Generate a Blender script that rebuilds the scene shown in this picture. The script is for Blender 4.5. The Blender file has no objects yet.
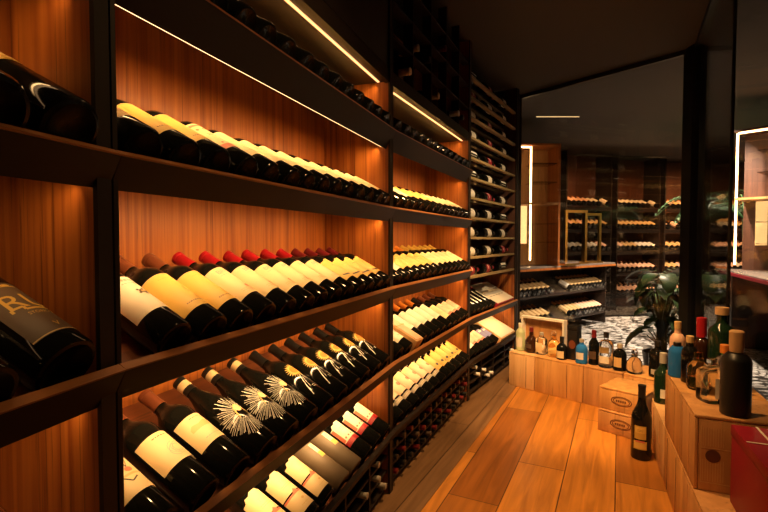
import bpy, bmesh, math, random
from mathutils import Vector, Matrix
random.seed(7)
C = bpy.context.scene.collection
PI = math.pi
H = 1.07            # eye height above the floor
CEIL = 2.37

# ------------------------------------------------------------------ materials
def nt(name):
    m = bpy.data.materials.new(name); m.use_nodes = True
    return m, m.node_tree.nodes, m.node_tree.links, m.node_tree.nodes['Principled BSDF']
def mat(name, col, rough=.5, metal=0., spec=.5, coat=0.):
    m, n, l, b = nt(name)
    b.inputs['Base Color'].default_value = (*col, 1); b.inputs['Roughness'].default_value = rough
    b.inputs['Metallic'].default_value = metal; b.inputs['Specular IOR Level'].default_value = spec
    b.inputs['Coat Weight'].default_value = coat
    return m
def emit(name, col, s):
    m, n, l, b = nt(name)
    b.inputs['Base Color'].default_value = (*col, 1)
    b.inputs['Emission Color'].default_value = (*col, 1); b.inputs['Emission Strength'].default_value = s
    return m
def wood(name, c1, c2, scale=(30, 30, 1.6), rough=.45, streak=.5, coat=0.):
    m, n, l, b = nt(name)
    tc = n.new('ShaderNodeTexCoord'); mp = n.new('ShaderNodeMapping'); mp.inputs['Scale'].default_value = scale
    l.new(tc.outputs['Object'], mp.inputs[0])
    nz = n.new('ShaderNodeTexNoise'); nz.inputs['Scale'].default_value = 1; nz.inputs['Detail'].default_value = 6
    nz.inputs['Distortion'].default_value = .6
    l.new(mp.outputs[0], nz.inputs['Vector'])
    rp = n.new('ShaderNodeValToRGB'); rp.color_ramp.elements[0].position = .32; rp.color_ramp.elements[1].position = .68
    rp.color_ramp.elements[0].color = (*c1, 1); rp.color_ramp.elements[1].color = (*c2, 1)
    l.new(nz.outputs[0], rp.inputs[0])
    nz2 = n.new('ShaderNodeTexNoise'); nz2.inputs['Scale'].default_value = 3.5; nz2.inputs['Detail'].default_value = 3
    l.new(mp.outputs[0], nz2.inputs['Vector'])
    r2 = n.new('ShaderNodeValToRGB'); r2.color_ramp.elements[0].position = .31; r2.color_ramp.elements[1].position = .40
    r2.color_ramp.elements[0].color = (1 - streak, 1 - streak, 1 - streak, 1); r2.color_ramp.elements[1].color = (1, 1, 1, 1)
    l.new(nz2.outputs[0], r2.inputs[0])
    mx = n.new('ShaderNodeMix'); mx.data_type = 'RGBA'; mx.blend_type = 'MULTIPLY'; mx.inputs[0].default_value = 1
    l.new(rp.outputs[0], mx.inputs[6]); l.new(r2.outputs[0], mx.inputs[7]); l.new(mx.outputs[2], b.inputs['Base Color'])
    b.inputs['Roughness'].default_value = rough; b.inputs['Coat Weight'].default_value = coat
    return m
def glass_pane(name, tint=(1, 1, 1), refl=1.):
    m, n, l, b = nt(name)
    n.remove(b); out = n['Material Output']
    tr = n.new('ShaderNodeBsdfTransparent'); tr.inputs[0].default_value = (*tint, 1)
    gl = n.new('ShaderNodeBsdfGlossy'); gl.inputs['Roughness'].default_value = .01
    fr = n.new('ShaderNodeFresnel'); fr.inputs[0].default_value = 1.45
    ml = n.new('ShaderNodeMath'); ml.operation = 'MULTIPLY'; ml.inputs[1].default_value = refl
    mx = n.new('ShaderNodeMixShader')
    l.new(fr.outputs[0], ml.inputs[0]); l.new(ml.outputs[0], mx.inputs[0]); l.new(tr.outputs[0], mx.inputs[1]); l.new(gl.outputs[0], mx.inputs[2])
    l.new(mx.outputs[0], out.inputs[0])
    return m

M = {}
M['rack'] = mat('dark_stained_frame', (.016, .010, .007), .5, spec=.3)
M['rackf'] = mat('dark_shelf_face', (.018, .011, .008), .5, spec=.25)
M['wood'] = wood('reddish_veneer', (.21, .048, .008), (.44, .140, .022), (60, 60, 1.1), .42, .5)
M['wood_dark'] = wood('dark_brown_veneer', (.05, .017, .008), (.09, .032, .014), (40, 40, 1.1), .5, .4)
M['shelfwood'] = wood('dark_shelf_veneer', (.09, .024, .008), (.17, .05, .016), (1.5, 30, 30), .45, .4)
M['woodh'] = wood('shelf_veneer', (.22, .075, .02), (.42, .17, .05), (1.5, 20, 20), .45, .3)
M['pine'] = wood('pale_pine', (.50, .24, .07), (.68, .36, .12), (22, 22, 1.6), .5, .25)
M['pine2'] = wood('tan_pine', (.42, .20, .065), (.58, .30, .11), (22, 22, 1.6), .5, .3)
M['pine3'] = wood('whitish_pine', (.60, .34, .14), (.74, .46, .21), (22, 22, 1.6), .5, .2)
M['slat'] = wood('olive_slat', (.22, .15, .06), (.36, .26, .11), (2, 20, 20), .5, .2)
M['stamp'] = mat('brown_stamp_ink', (.10, .03, .012), .6)
M['black'] = mat('black_glass', (.006, .006, .005), .06, spec=.38)
M['black_base'] = mat('stippled_bottle_base', (.005, .005, .004), .2, spec=.12)
M['black_satin'] = mat('black_satin', (.008, .008, .008), .35)
M['brownglass'] = mat('brown_glass', (.03, .010, .004), .06)
M['greenglass'] = mat('dark_green_glass', (.008, .022, .010), .06)
def clear(name, col, rough=.02):
    m, n, l, b = nt(name)
    b.inputs['Base Color'].default_value = (*col, 1); b.inputs['Roughness'].default_value = rough
    b.inputs['Transmission Weight'].default_value = 1; b.inputs['IOR'].default_value = 1.3
    return m
M['clear'] = clear('clear_glass', (.95, .95, .93)); M['amber'] = clear('amber_glass', (.9, .62, .25))
M['blue'] = clear('blue_glass', (.03, .20, .62)); M['blue'].node_tree.nodes['Principled BSDF'].inputs['Transmission Weight'].default_value = .2; M['frost'] = clear('frosted_green_glass', (.60, .66, .36), .35); M['frost'].node_tree.nodes['Principled BSDF'].inputs['Transmission Weight'].default_value = .4
for k, c in dict(cream=(.72, .56, .31), white=(.74, .68, .55), yellow=(.68, .44, .10), tan=(.60, .40, .17), pink=(.80, .50, .34),
                 red=(.36, .010, .016), wine=(.13, .010, .012), brown=(.17, .05, .022), orange=(.62, .20, .03), gold=(.55, .34, .07),
                 ink=(.05, .035, .02), grey=(.35, .32, .27), silver=(.72, .70, .62), taupe=(.15, .11, .07), blueprint=(.14, .14, .35),
                 darklabel=(.085, .052, .032), blackcap=(.012, .011, .010), crimson=(.26, .003, .016), green=(.03, .22, .03), palered=(.62, .16, .09)).items():
    M[k] = mat(k + '_print', c, .5 if k not in ('red', 'wine', 'gold', 'brown', 'orange', 'blackcap') else .32)
M['goldmetal'] = mat('brushed_gold', (.75, .42, .10), .3, 1.)
M['steel'] = mat('dark_steel', (.02, .018, .016), .4, .6)
M['led'] = emit('warm_led', (1, .58, .26), 3.5)
M['led_soft'] = emit('soft_warm_led', (1, .52, .20), 1.9)
M['ledw'] = emit('warm_white_led', (1, .66, .30), 14)
M['panel_glow'] = emit('lit_back_panel', (1, .68, .30), 1.3)
M['glass'] = glass_pane('glass_wall', (.86, .84, .82), .8)
M['glass2'] = glass_pane('inner_glass', (.93, .9, .86), .9)
M['ceil'] = mat('ceiling_paint', (.045, .033, .027), .85)
M['wallp'] = mat('dark_wall_paint', (.022, .014, .010), .8)
M['leaf'] = mat('leaf_green', (.025, .06, .015), .4)
M['leaf2'] = mat('palm_green', (.06, .15, .06), .4)
M['stem'] = mat('plant_stem', (.06, .06, .02), .6)
M['pot'] = mat('dark_pot', (.02, .018, .016), .5)
M['soil'] = mat('soil', (.02, .012, .008), .9)
M['paper'] = mat('white_paper', (.75, .72, .66), .6)
M['cork'] = mat('cork', (.50, .30, .13), .7)
M['counter'] = mat('stone_counter', (.16, .13, .11), .25)

# floor planks
def floor_mat(name, c1, c2, mortar, ang, bw, bh, rough):
    m, n, l, b = nt(name)
    tc = n.new('ShaderNodeTexCoord'); mp = n.new('ShaderNodeMapping'); mp.inputs['Rotation'].default_value = (0, 0, ang)
    l.new(tc.outputs['Object'], mp.inputs[0])
    br = n.new('ShaderNodeTexBrick'); br.inputs['Scale'].default_value = 1; br.inputs['Brick Width'].default_value = bw; br.inputs['Row Height'].default_value = bh
    br.inputs['Mortar Size'].default_value = .0025; br.inputs['Mortar Smooth'].default_value = .3; br.offset = .37
    br.inputs['Color1'].default_value = (*c1, 1); br.inputs['Color2'].default_value = (*c2, 1); br.inputs['Mortar'].default_value = (*mortar, 1)
    l.new(mp.outputs[0], br.inputs['Vector'])
    mp2 = n.new('ShaderNodeMapping'); mp2.inputs['Scale'].default_value = (2.2, 26, 1); l.new(mp.outputs[0], mp2.inputs[0])
    nz = n.new('ShaderNodeTexNoise'); nz.inputs['Scale'].default_value = 1; nz.inputs['Detail'].default_value = 5; nz.inputs['Distortion'].default_value = .8
    l.new(mp2.outputs[0], nz.inputs['Vector'])
    rp = n.new('ShaderNodeValToRGB'); rp.color_ramp.elements[0].color = (.62, .58, .55, 1); rp.color_ramp.elements[1].color = (1.12, 1.1, 1.08, 1)
    rp.color_ramp.elements[0].position = .3; rp.color_ramp.elements[1].position = .7
    l.new(nz.outputs[0], rp.inputs[0])
    mx = n.new('ShaderNodeMix'); mx.data_type = 'RGBA'; mx.blend_type = 'MULTIPLY'; mx.inputs[0].default_value = 1
    l.new(br.outputs[0], mx.inputs[6]); l.new(rp.outputs[0], mx.inputs[7]); l.new(mx.outputs[2], b.inputs['Base Color'])
    b.inputs['Roughness'].default_value = rough
    return m
M['floor'] = floor_mat('oak_planks', (.64, .27, .045), (.28, .095, .016), (.07, .025, .008), -math.radians(90 - 26.5), 1.15, .21, .3)
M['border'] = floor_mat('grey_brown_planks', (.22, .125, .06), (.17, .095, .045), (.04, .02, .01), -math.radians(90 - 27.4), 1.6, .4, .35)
def terrazzo():
    m, n, l, b = nt('pebble_terrazzo')
    tc = n.new('ShaderNodeTexCoord'); mp = n.new('ShaderNodeMapping'); mp.inputs['Scale'].default_value = (12.5, 21, 1); mp.inputs['Rotation'].default_value = (0, 0, .5)
    l.new(tc.outputs['Object'], mp.inputs[0])
    v = n.new('ShaderNodeTexVoronoi'); v.feature = 'DISTANCE_TO_EDGE'; v.inputs['Scale'].default_value = 1; l.new(mp.outputs[0], v.inputs['Vector'])
    r = n.new('ShaderNodeValToRGB'); r.color_ramp.elements[0].position = .07; r.color_ramp.elements[1].position = .11
    r.color_ramp.elements[0].color = (0, 0, 0, 1); r.color_ramp.elements[1].color = (1, 1, 1, 1); l.new(v.outputs['Distance'], r.inputs[0])
    v2 = n.new('ShaderNodeTexVoronoi'); v2.inputs['Scale'].default_value = 1; l.new(mp.outputs[0], v2.inputs['Vector'])
    sp = n.new('ShaderNodeSeparateColor'); l.new(v2.outputs['Color'], sp.inputs[0])
    r2 = n.new('ShaderNodeValToRGB'); r2.color_ramp.interpolation = 'CONSTANT'
    e = r2.color_ramp.elements; e[0].color = (.03, .028, .025, 1); e[0].position = 0; e[1].position = .16; e[1].color = (.62, .60, .56, 1)
    x = e.new(.55); x.color = (.80, .78, .74, 1); x = e.new(.85); x.color = (.40, .37, .33, 1)
    l.new(sp.outputs[0], r2.inputs[0])
    mx = n.new('ShaderNodeMix'); mx.data_type = 'RGBA'; mx.inputs[6].default_value = (.035, .03, .026, 1)
    l.new(r.outputs[0], mx.inputs[0]); l.new(r2.outputs[0], mx.inputs[7]); l.new(mx.outputs[2], b.inputs['Base Color'])
    b.inputs['Roughness'].default_value = .3
    return m
M['terrazzo'] = terrazzo()

# ------------------------------------------------------------------ mesh helpers
def link(o, parent=None):
    C.objects.link(o)
    if parent: o.parent = parent
    return o
def tag(o, label=None, cat=None, group=None, kind=None):
    if label: o['label'] = label
    if cat: o['category'] = cat
    if group: o['group'] = group
    if kind: o['kind'] = kind
    return o
def empty(name, loc=(0, 0, 0), rz=0):
    o = bpy.data.objects.new(name, None); o.empty_display_size = .05
    o.location = loc; o.rotation_euler = (0, 0, rz)
    return link(o)
def box(bm, x0, x1, y0, y1, z0, z1, mi=0, bev=0., mx=None):
    vs = [bm.verts.new((x, y, z)) for z in (z0, z1) for y in (y0, y1) for x in (x0, x1)]
    fs = [bm.faces.new([vs[i] for i in q]) for q in ((0, 2, 3, 1), (4, 5, 7, 6), (0, 1, 5, 4), (2, 6, 7, 3), (0, 4, 6, 2), (1, 3, 7, 5))]
    for f in fs: f.material_index = mi
    if bev > 0:
        es = list({e for f in fs for e in f.edges})
        r = bmesh.ops.bevel(bm, geom=es, offset=bev, segments=2, affect='EDGES', profile=.5)
        vs = list({v for f in r['faces'] for v in f.verts} | {v for v in vs if v.is_valid})
        for f in r['faces']: f.material_index = mi
        vs = list({v for v in vs if v.is_valid} | {w for v in vs if v.is_valid for f in v.link_faces for w in f.verts})
    if mx is not None:
        for v in vs: v.co = mx @ v.co
    return vs
def tube(bm, pts, r, seg=6, mi=0, r2=None):
    rings = []
    for i, p in enumerate(pts):
        p = Vector(p)
        d = (Vector(pts[min(i + 1, len(pts) - 1)]) - Vector(pts[max(i - 1, 0)])).normalized()
        u = d.orthogonal().normalized(); w = d.cross(u)
        rr = r if r2 is None else r + (r2 - r) * i / max(1, len(pts) - 1)
        rings.append([bm.verts.new(p + (u * math.cos(2 * PI * k / seg) + w * math.sin(2 * PI * k / seg)) * rr) for k in range(seg)])
    for a, b in zip(rings, rings[1:]):
        for k in range(seg):
            f = bm.faces.new((a[k], a[(k + 1) % seg], b[(k + 1) % seg], b[k])); f.material_index = mi; f.smooth = True
    for ring, rev in ((rings[0], True), (rings[-1], False)):
        f = bm.faces.new(list(reversed(ring)) if rev else ring); f.material_index = mi
def lathe(bm, prof, seg=24, mi=0, mx=None, sq=0.):
    rings = []
    for r, z in prof:
        if r < 1e-6:
            rings.append([bm.verts.new((0, 0, z))]); continue
        ring = []
        for k in range(seg):
            a = 2 * PI * k / seg; x, y = math.cos(a), math.sin(a)
            if sq:
                q = (abs(x) ** (2 + sq) + abs(y) ** (2 + sq)) ** (-1 / (2 + sq)); x *= q; y *= q
            ring.append(bm.verts.new((r * x, r * y, z)))
        rings.append(ring)
    for a, b in zip(rings, rings[1:]):
        for k in range(seg):
            k2 = (k + 1) % seg
            if len(a) == 1 and len(b) == 1: continue
            if len(a) == 1: q = (a[0], b[k2], b[k])
            elif len(b) == 1: q = (a[k], a[k2], b[0])
            else: q = (a[k], a[k2], b[k2], b[k])
            f = bm.faces.new(q); f.material_index = mi; f.smooth = True
    if mx is not None:
        for ring in rings:
            for v in ring: v.co = mx @ v.co
def mesh(name, bm, mats, smooth_angle=True):
    bmesh.ops.recalc_face_normals(bm, faces=bm.faces[:])
    me = bpy.data.meshes.new(name); bm.to_mesh(me); bm.free()
    for m in (mats if isinstance(mats, (list, tuple)) else [mats]): me.materials.append(M[m])
    me.set_sharp_from_angle(angle=math.radians(38))
    return me
def obj(name, bm, mats, parent=None):
    return link(bpy.data.objects.new(name, mesh(name, bm, mats)), parent)
def bx(name, dims, mats, parent=None, bev=0., mx=None):
    bm = bmesh.new(); box(bm, *dims, 0, bev, mx); return obj(name, bm, mats, parent)

# ------------------------------------------------------------------ bottles
PROF = {
    'bordeaux': ([(0, .008), (.026, .004), (.033, 0), (.0375, .001), (.040, .005), (.040, .183), (.0388, .194), (.034, .205), (.0255, .217), (.018, .228), (.0152, .240), (.0145, .252), (.0145, .286), (.0158, .287), (.0158, .294), (.0125, .295), (0, .295)], .040, .0147, .240, .296),
    'burgundy': ([(0, .008), (.026, .004), (.034, 0), (.040, .001), (.0425, .006), (.0425, .135), (.041, .155), (.036, .178), (.028, .203), (.020, .225), (.0155, .243), (.0145, .258), (.0145, .286), (.0158, .287), (.0158, .293), (.0125, .295), (0, .295)], .0425, .0147, .245, .296),
    'tall': ([(0, .010), (.030, .005), (.038, 0), (.0435, .001), (.046, .007), (.046, .190), (.045, .205), (.039, .226), (.030, .246), (.022, .264), (.0175, .285), (.0160, .31), (.0160, .348), (.0175, .349), (.0175, .358), (.014, .36), (0, .36)], .046, .0163, .300, .361),
    'magnum': ([(0, .010), (.030, .005), (.038, 0), (.0435, .001), (.046, .007), (.046, .225), (.045, .240), (.040, .256), (.033, .272), (.023, .287), (.019, .296), (.0175, .303), (.0175, .322), (.019, .323), (.019, .331), (.015, .333), (0, .333)], .046, .0178, .292, .334),
}
_cache = {}
def body_mesh(shape, m):
    k = ('b', shape, m)
    if k not in _cache:
        bm = bmesh.new(); lathe(bm, PROF[shape][0][:4], 28, 1); lathe(bm, PROF[shape][0][3:], 28, 0); bmesh.ops.remove_doubles(bm, verts=bm.verts[:], dist=1e-5); _cache[k] = mesh('bottle_glass', bm, [m, 'black_base' if m == 'black' else m])
    return _cache[k]
def capsule_mesh(shape, m, band=None):
    k = ('c', shape, m, band)
    if k not in _cache:
        _, R, r, z0, z1 = PROF[shape]
        bm = bmesh.new(); e = .0010
        lathe(bm, [(r + e + .0012, z0), (r + e, z0 + .014), (r + e, z1 - .011), (r + e + .0014, z1 - .010), (r + e + .0014, z1 - .001), (r * .8, z1 + .0006), (0, z1 + .0006)], 20, 0)
        if band:
            lathe(bm, [(r + e + .0006, z0 + .016), (r + e + .0006, z0 + .036)], 20, 1)
        _cache[k] = mesh('capsule', bm, [m] + ([band] if band else []))
    return _cache[k]
def rect(s0, s1, z0, z1): return [(s0, z0), (s1, z0), (s1, z1), (s0, z1)]
def disc(s, z, r, n=14, ry=None): return [(s + r * math.cos(2 * PI * k / n), z + (ry or r) * math.sin(2 * PI * k / n)) for k in range(n)]
def stroke(pts, w):
    out = []
    for (a, b), (c, d) in zip(pts, pts[1:]):
        L = math.hypot(c - a, d - b) or 1; nx, ny = -(d - b) / L * w / 2, (c - a) / L * w / 2
        out.append([(a + nx, b + ny), (a - nx, b - ny), (c - nx, d - ny), (c + nx, d + ny)])
    return out
def text_polys(txt, size, s, z):
    cu = bpy.data.curves.new('lettering', 'FONT'); cu.body = txt; cu.size = size; cu.align_x = 'CENTER'; cu.resolution_u = 3
    o = bpy.data.objects.new('lettering', cu); C.objects.link(o)
    dg = bpy.context.evaluated_depsgraph_get(); me = bpy.data.meshes.new_from_object(o.evaluated_get(dg))
    polys = [[(me.vertices[i].co.x + s, me.vertices[i].co.y + z) for i in p.vertices] for p in me.polygons]
    bpy.data.objects.remove(o); bpy.data.meshes.remove(me); bpy.data.curves.remove(cu)
    return polys
def arc(s, z, r, a0, a1, n=10, ry=None): return [(s + r * math.cos(a0 + (a1 - a0) * k / n), z + (ry or r) * math.sin(a0 + (a1 - a0) * k / n)) for k in range(n + 1)]
def scallop(s0, s1, z0, z1):
    w = s1 - s0; c = (s0 + s1) / 2
    return [(s0, z0), (s1, z0), (s1, z1 - .018), (s1 - .12 * w, z1 - .016), (s1 - .18 * w, z1 - .006), (c + .2 * w, z1 - .007), (c + .12 * w, z1), (c - .12 * w, z1), (c - .2 * w, z1 - .007), (s0 + .18 * w, z1 - .006), (s0 + .12 * w, z1 - .016), (s0, z1 - .018)]
# a label design: list of (material, polygon, layer)
def design(k):
    L = []; A = lambda m, p, lay=1: L.append((m, p, lay))
    def lines(m, z, rows, w=.018, dz=.006, h=.0016, s=0):
        rnd = random.Random(k + str(z))
        for i in range(rows):
            x = s - w
            while x < s + w:
                q = rnd.uniform(.002, .006); A(m, rect(x, min(x + q, s + w), z - i * dz, z - i * dz + h)); x += q + .0018
    W = .058
    if k == 'white_emblem':
        A('white', rect(-W, W, .055, .165), 0); lines('grey', .150, 1, .026, h=.006); lines('grey', .141, 1, .018, h=.0018)
        A('ink', disc(.004, .112, .0085, 12, .006)); A('gold', disc(.004, .112, .005, 10, .0035), 2)
        for a in range(5): A('ink', disc(.004 + .011 * math.cos(a * 1.26), .112 + .008 * math.sin(a * 1.26), .003, 8))
    elif k == 'yellow_plain':
        A('yellow', rect(-W, W, .045, .168), 0); lines('gold', .150, 1, .02, h=.0022); lines('brown', .062, 1, .024, h=.003); A('tan', rect(-W, W, .165, .168), 1)
    elif k == 'cream_seal':
        A('cream', rect(-W, W, .055, .172), 0)
        for p in text_polys('BRO', .020, .0, .148): A('grey', p)
        lines('grey', .140, 1, .02, h=.0015); A('palered', disc(.012, .085, .010, 14, .0065)); lines('tan', .075, 2, .02)
    elif k == 'yellow_crescent':
        A('yellow', scallop(-W, W, .05, .172), 0); A('ink', arc(0, .075, .030, PI, 2 * PI, 12, .013) + list(reversed(arc(0, .077, .026, PI, 2 * PI, 12, .007)))); lines('brown', .13, 1, .018)
    elif k == 'cream_plain':
        A('cream', rect(-W, W, .05, .168), 0); lines('grey', .145, 2, .018); lines('tan', .075, 1, .02)
    elif k == 'cream_scribble':
        A('cream', rect(-W, W, .05, .175), 0)
        for q in range(3): L.extend(('grey', p, 1) for p in stroke(arc(-.018 + q * .018, .150, .007, 0, 5.6, 9, .005), .0012))
        lines('grey', .128, 2, .02); lines('tan', .07, 1, .02)
    elif k == 'cream_red':
        A('cream', rect(-W, W, .05, .175), 0); A('palered', rect(-W, W, .05, .068)); A('palered', rect(-W, W, .160, .168))
        for q in range(6): A('palered', disc(-.04 + q * .016, .145, .004, 8)); A('red', disc(-.034 + q * .016, .075, .003, 8))
        lines('ink', .12, 2, .02)
    elif k == 'tan_plain':
        A('tan', rect(-W, W, .05, .18), 0); lines('brown', .15, 2, .02); lines('brown', .07, 1, .018)
    elif k == 'sketch':
        A('cream', rect(-.05, .05, .075, .160), 0); lines('brown', .148, 1, .016, h=.0022); rnd = random.Random(3)
        for q in range(5):
            L.extend(('grey', p, 1) for p in stroke(arc(.012 + rnd.uniform(-.006, .006), .108 + rnd.uniform(-.006, .006), rnd.uniform(.008, .017), rnd.uniform(0, 3), rnd.uniform(4, 7), 10), .0009))
    elif k == 'landscape':
        A('cream', rect(-.05, .05, .075, .160), 0); A('tan', [(-.03, .118), (.03, .118), (.03, .130), (.012, .137), (-.006, .131), (-.022, .134), (-.03, .127)]); lines('brown', .15, 1, .014); lines('grey', .09, 1, .02)
    elif k == 'figure':
        A('cream', rect(-.055, .055, .06, .165), 0)
        for a in (1.0, 1.6, 2.2): L.extend(('ink', p, 1) for p in stroke([(.006, .118), (.006 + .02 * math.cos(a), .118 + .022 * math.sin(a))], .0016))
        A('palered', disc(.006, .112, .008, 10, .006)); A('tan', rect(-.03, .035, .098, .103))
        L.extend(('ink', p, 1) for p in stroke([(-.03, .09), (-.015, .10), (-.004, .085), (.01, .092)], .003))
    elif k == 'starburst':
        rnd = random.Random(5); c = (.0, .100)
        for q in range(84):
            a = 2 * PI * q / 84 + rnd.uniform(-.03, .03); r0 = rnd.uniform(.012, .022); r1 = rnd.uniform(.046, .070)
            ca, sa = math.cos(a), math.sin(a); w = .0006
            A('silver', [(c[0] + ca * r0 - sa * w * .4, c[1] + sa * r0 + ca * w * .4), (c[0] + ca * r0 + sa * w * .4, c[1] + sa * r0 - ca * w * .4), (c[0] + ca * r1 + sa * w, c[1] + sa * r1 - ca * w), (c[0] + ca * r1 - sa * w, c[1] + sa * r1 + ca * w)], 0)
        L.extend(('yellow', p, 1) for p in stroke(arc(0, .08, .017, .2, PI - .2, 10, .05), .003)); A('cream', disc(0, .118, .010, 14, .012), 1)
    elif k == 'sun':
        c = (0, .148)
        for q in range(22):
            a = 2 * PI * q / 22; ca, sa = math.cos(a), math.sin(a); r0, r1, w = .016, .031, .0024
            A('yellow', [(c[0] + ca * r0 - sa * w, c[1] + sa * r0 + ca * w), (c[0] + ca * r0 + sa * w, c[1] + sa * r0 - ca * w), (c[0] + ca * r1, c[1] + sa * r1)], 0)
        A('yellow', disc(*c, .0185, 20), 0); A('orange', disc(c[0], c[1], .0145, 18), 1)
        for s in (-1, 1):
            L.extend(('silver', p, 0) for p in stroke([(s * .004, .122), (s * .012, .106), (s * .022, .080), (s * .030, .046)], .0026))
            L.extend(('silver', p, 0) for p in stroke([(s * .003, .112), (s * .009, .096), (s * .015, .070)], .0014))
        lines('silver', .070, 2, .008)
    elif k == 'chateau':
        A('cream', scallop(-.050, .050, .083, .165), 0); A('cream', rect(-.050, .050, .022, .073), 0); A('palered', [(-.050, .073), (.050, .073), (.050, .079), (.012, .079), (0, .090), (-.012, .079), (-.050, .079)], 1)
        for p in text_polys('Tou', .018, 0, .122): A('grey', p)
        lines('tan', .112, 2, .02); A('tan', disc(.0, .052, .006, 10, .004)); lines('tan', .036, 1, .02)
    elif k == 'tag':
        A('white', rect(-.012, .012, .098, .160), 0); A('yellow', rect(-.012, .012, .098, .120), 1); lines('grey', .147, 3, .008)
    elif k == 'redfoot':
        A('white', scallop(-.05, .05, .062, .168), 0); A('red', rect(-.05, .05, .062, .082)); A('palered', rect(-.05, -.038, .085, .148)); A('palered', rect(.038, .05, .085, .148))
        for q in range(5): A('palered', disc(-.03 + q * .015, .094, .004, 8))
        lines('ink', .135, 3, .018)
    elif k == 'white_plain':
        A('white', rect(-W, W, .05, .165), 0); lines('grey', .14, 2, .02); lines('ink', .075, 1, .015)
    elif k == 'white_big':
        A('white', rect(-W, W, .075, .195), 0); lines('grey', .17, 1, .02)
    elif k == 'yellow_big':
        A('yellow', rect(-W, W, .06, .17), 0); lines('brown', .14, 1, .02)
    elif k == 'pink_arc':
        A('pink', rect(-.05, .05, .075, .175), 0); A('cream', rect(-.05, .05, .15, .175), 1); A('palered', disc(.0, .12, .012, 12)); L.extend(('silver', p, 0) for p in stroke(arc(0, .178, .045, .15, PI - .15, 12, .022), .004))
        A('grey', rect(-.05, .05, .045, .066), 0); lines('cream', .054, 1, .04, h=.003)
    elif k == 'yellow_spots':
        A('yellow', scallop(-.055, .055, .06, .178), 0); A('ink', disc(-.02, .088, .009, 10)); A('ink', disc(.022, .1, .007, 10)); A('ink', disc(.0, .075, .006, 10)); L.extend(('silver', p, 0) for p in stroke(arc(0, .182, .045, .15, PI - .15, 12, .022), .004))
    elif k == 'slim_white':
        A('silver', rect(-.010, .008, .05, .175), 0); A('grey', rect(.02, .026, .05, .16), 0)
    elif k == 'blue_label':
        A('blueprint', rect(-W, W, .06, .15), 0); A('white', rect(-.02, .02, .12, .135))
    elif k == 'pink_plain':
        A('pink', rect(-W, W, .06, .16), 0); A('palered', rect(-W, W, .06, .075)); lines('brown', .13, 1, .02)
    elif k == 'white_band':
        A('white', rect(-.062, .062, .06, .145), 0); lines('grey', .12, 2, .02); A('grey', disc(0, .085, .007, 10))
    elif k == 'red_band':
        A('crimson', rect(-.062, .062, .06, .14), 0); A('white', rect(-.02, .02, .09, .105))
    elif k == 'ring_logo':
        L.extend(('silver', p, 0) for p in stroke(arc(0, .10, .016, .6, 2 * PI - .6, 20), .005)); A('tan', rect(-.045, .045, .05, .062), 0)
    elif k == 'gold_letters':
        A('darklabel', rect(-.044, .044, .030, .160), 0)
        for p in text_polys('RU', .048, 0, .094): A('gold', p)
        L.extend(('gold', p, 1) for p in stroke([(-.028, .089), (-.028, .096), (-.012, .096), (-.012, .089), (.030, .089)], .004))
        for p in text_polys('I', .020, .014, .085): A('gold', p)
        for p in text_polys('STORICO', .0085, .002, .076): A('gold', p)
        for p in text_polys('V', .014, 0, .042): A('gold', p)
        A('gold', rect(-.014, .014, .1475, .1495)); A('gold', disc(0, .1515, .007, 8, .003)); L.extend(('tan', p, 1) for p in stroke([(-.044, .032), (.044, .032)], .002))
    elif k == 'script_gold':
        A('cream', rect(-.07, .07, .13, .235), 0); rnd = random.Random(9)
        for q in range(9):
            s, z = rnd.uniform(-.05, .05), rnd.uniform(.165, .225)
            L.extend(('brown', p, 1) for p in stroke([(s + i * .004, z + rnd.uniform(-.005, .005)) for i in range(5)], .0011))
        A('gold', [(-.03, .155), (.05, .155), (.062, .135), (-.018, .135)], 1); A('tan', [(-.02, .150), (.045, .150), (.053, .140), (-.011, .140)], 2); A('gold', rect(-.07, .07, .13, .134), 1)
    elif k == 'gold_square':
        A('gold', rect(-.026, .026, .105, .17), 0); A('yellow', rect(-.023, .023, .135, .165), 1); A('gold', rect(-.03, .03, .055, .095), 0); lines('ink', .15, 2, .012); A('yellow', rect(-.026, .026, .06, .09), 1); A('palered', rect(-.02, .02, .088, .098), 1)
        A('gold', rect(.055, .095, .055, .11), 0); A('yellow', rect(.058, .092, .058, .107), 1)
    return L
def label_mesh(k, R):
    key = ('l', k, R)
    if key not in _cache:
        polys = design(k); names = []
        for m, _, _ in polys:
            if m not in names: names.append(m)
        bm = bmesh.new(); lay = bm.faces.layers.int.new('lay')
        for m, p, y in polys:
            q = []
            for c in p:
                if not q or (abs(c[0] - q[-1][0]) + abs(c[1] - q[-1][1])) > 1e-6: q.append(c)
            f = bm.faces.new([bm.verts.new((s, z, 0)) for s, z in q]); f.material_index = names.index(m); f[lay] = y
        smax = max(abs(v.co.x) for v in bm.verts); step = R * .16
        n = int(smax / step) + 1
        for i in range(-n, n + 1):
            bmesh.ops.bisect_plane(bm, geom=bm.verts[:] + bm.edges[:] + bm.faces[:], dist=1e-6, plane_co=(i * step + 1e-4, 0, 0), plane_no=(1, 0, 0))
        done = {}
        for f in bm.faces:
            for v in f.verts: done[v] = f[lay]
        for v, y in done.items():
            r = R + .0005 + .0004 * y; a = v.co.x / R; z = v.co.y
            v.co = (r * math.cos(a), r * math.sin(a), z)
        for f in bm.faces:
            f.smooth = True
            cx = f.calc_center_median(); f.normal_update()
            if f.normal.x * cx.x + f.normal.y * cx.y < 0: f.normal_flip()
        me = bpy.data.meshes.new('label'); bm.to_mesh(me); bm.free()
        for m in names: me.materials.append(M[m])
        _cache[key] = me
    return _cache[key]
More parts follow.
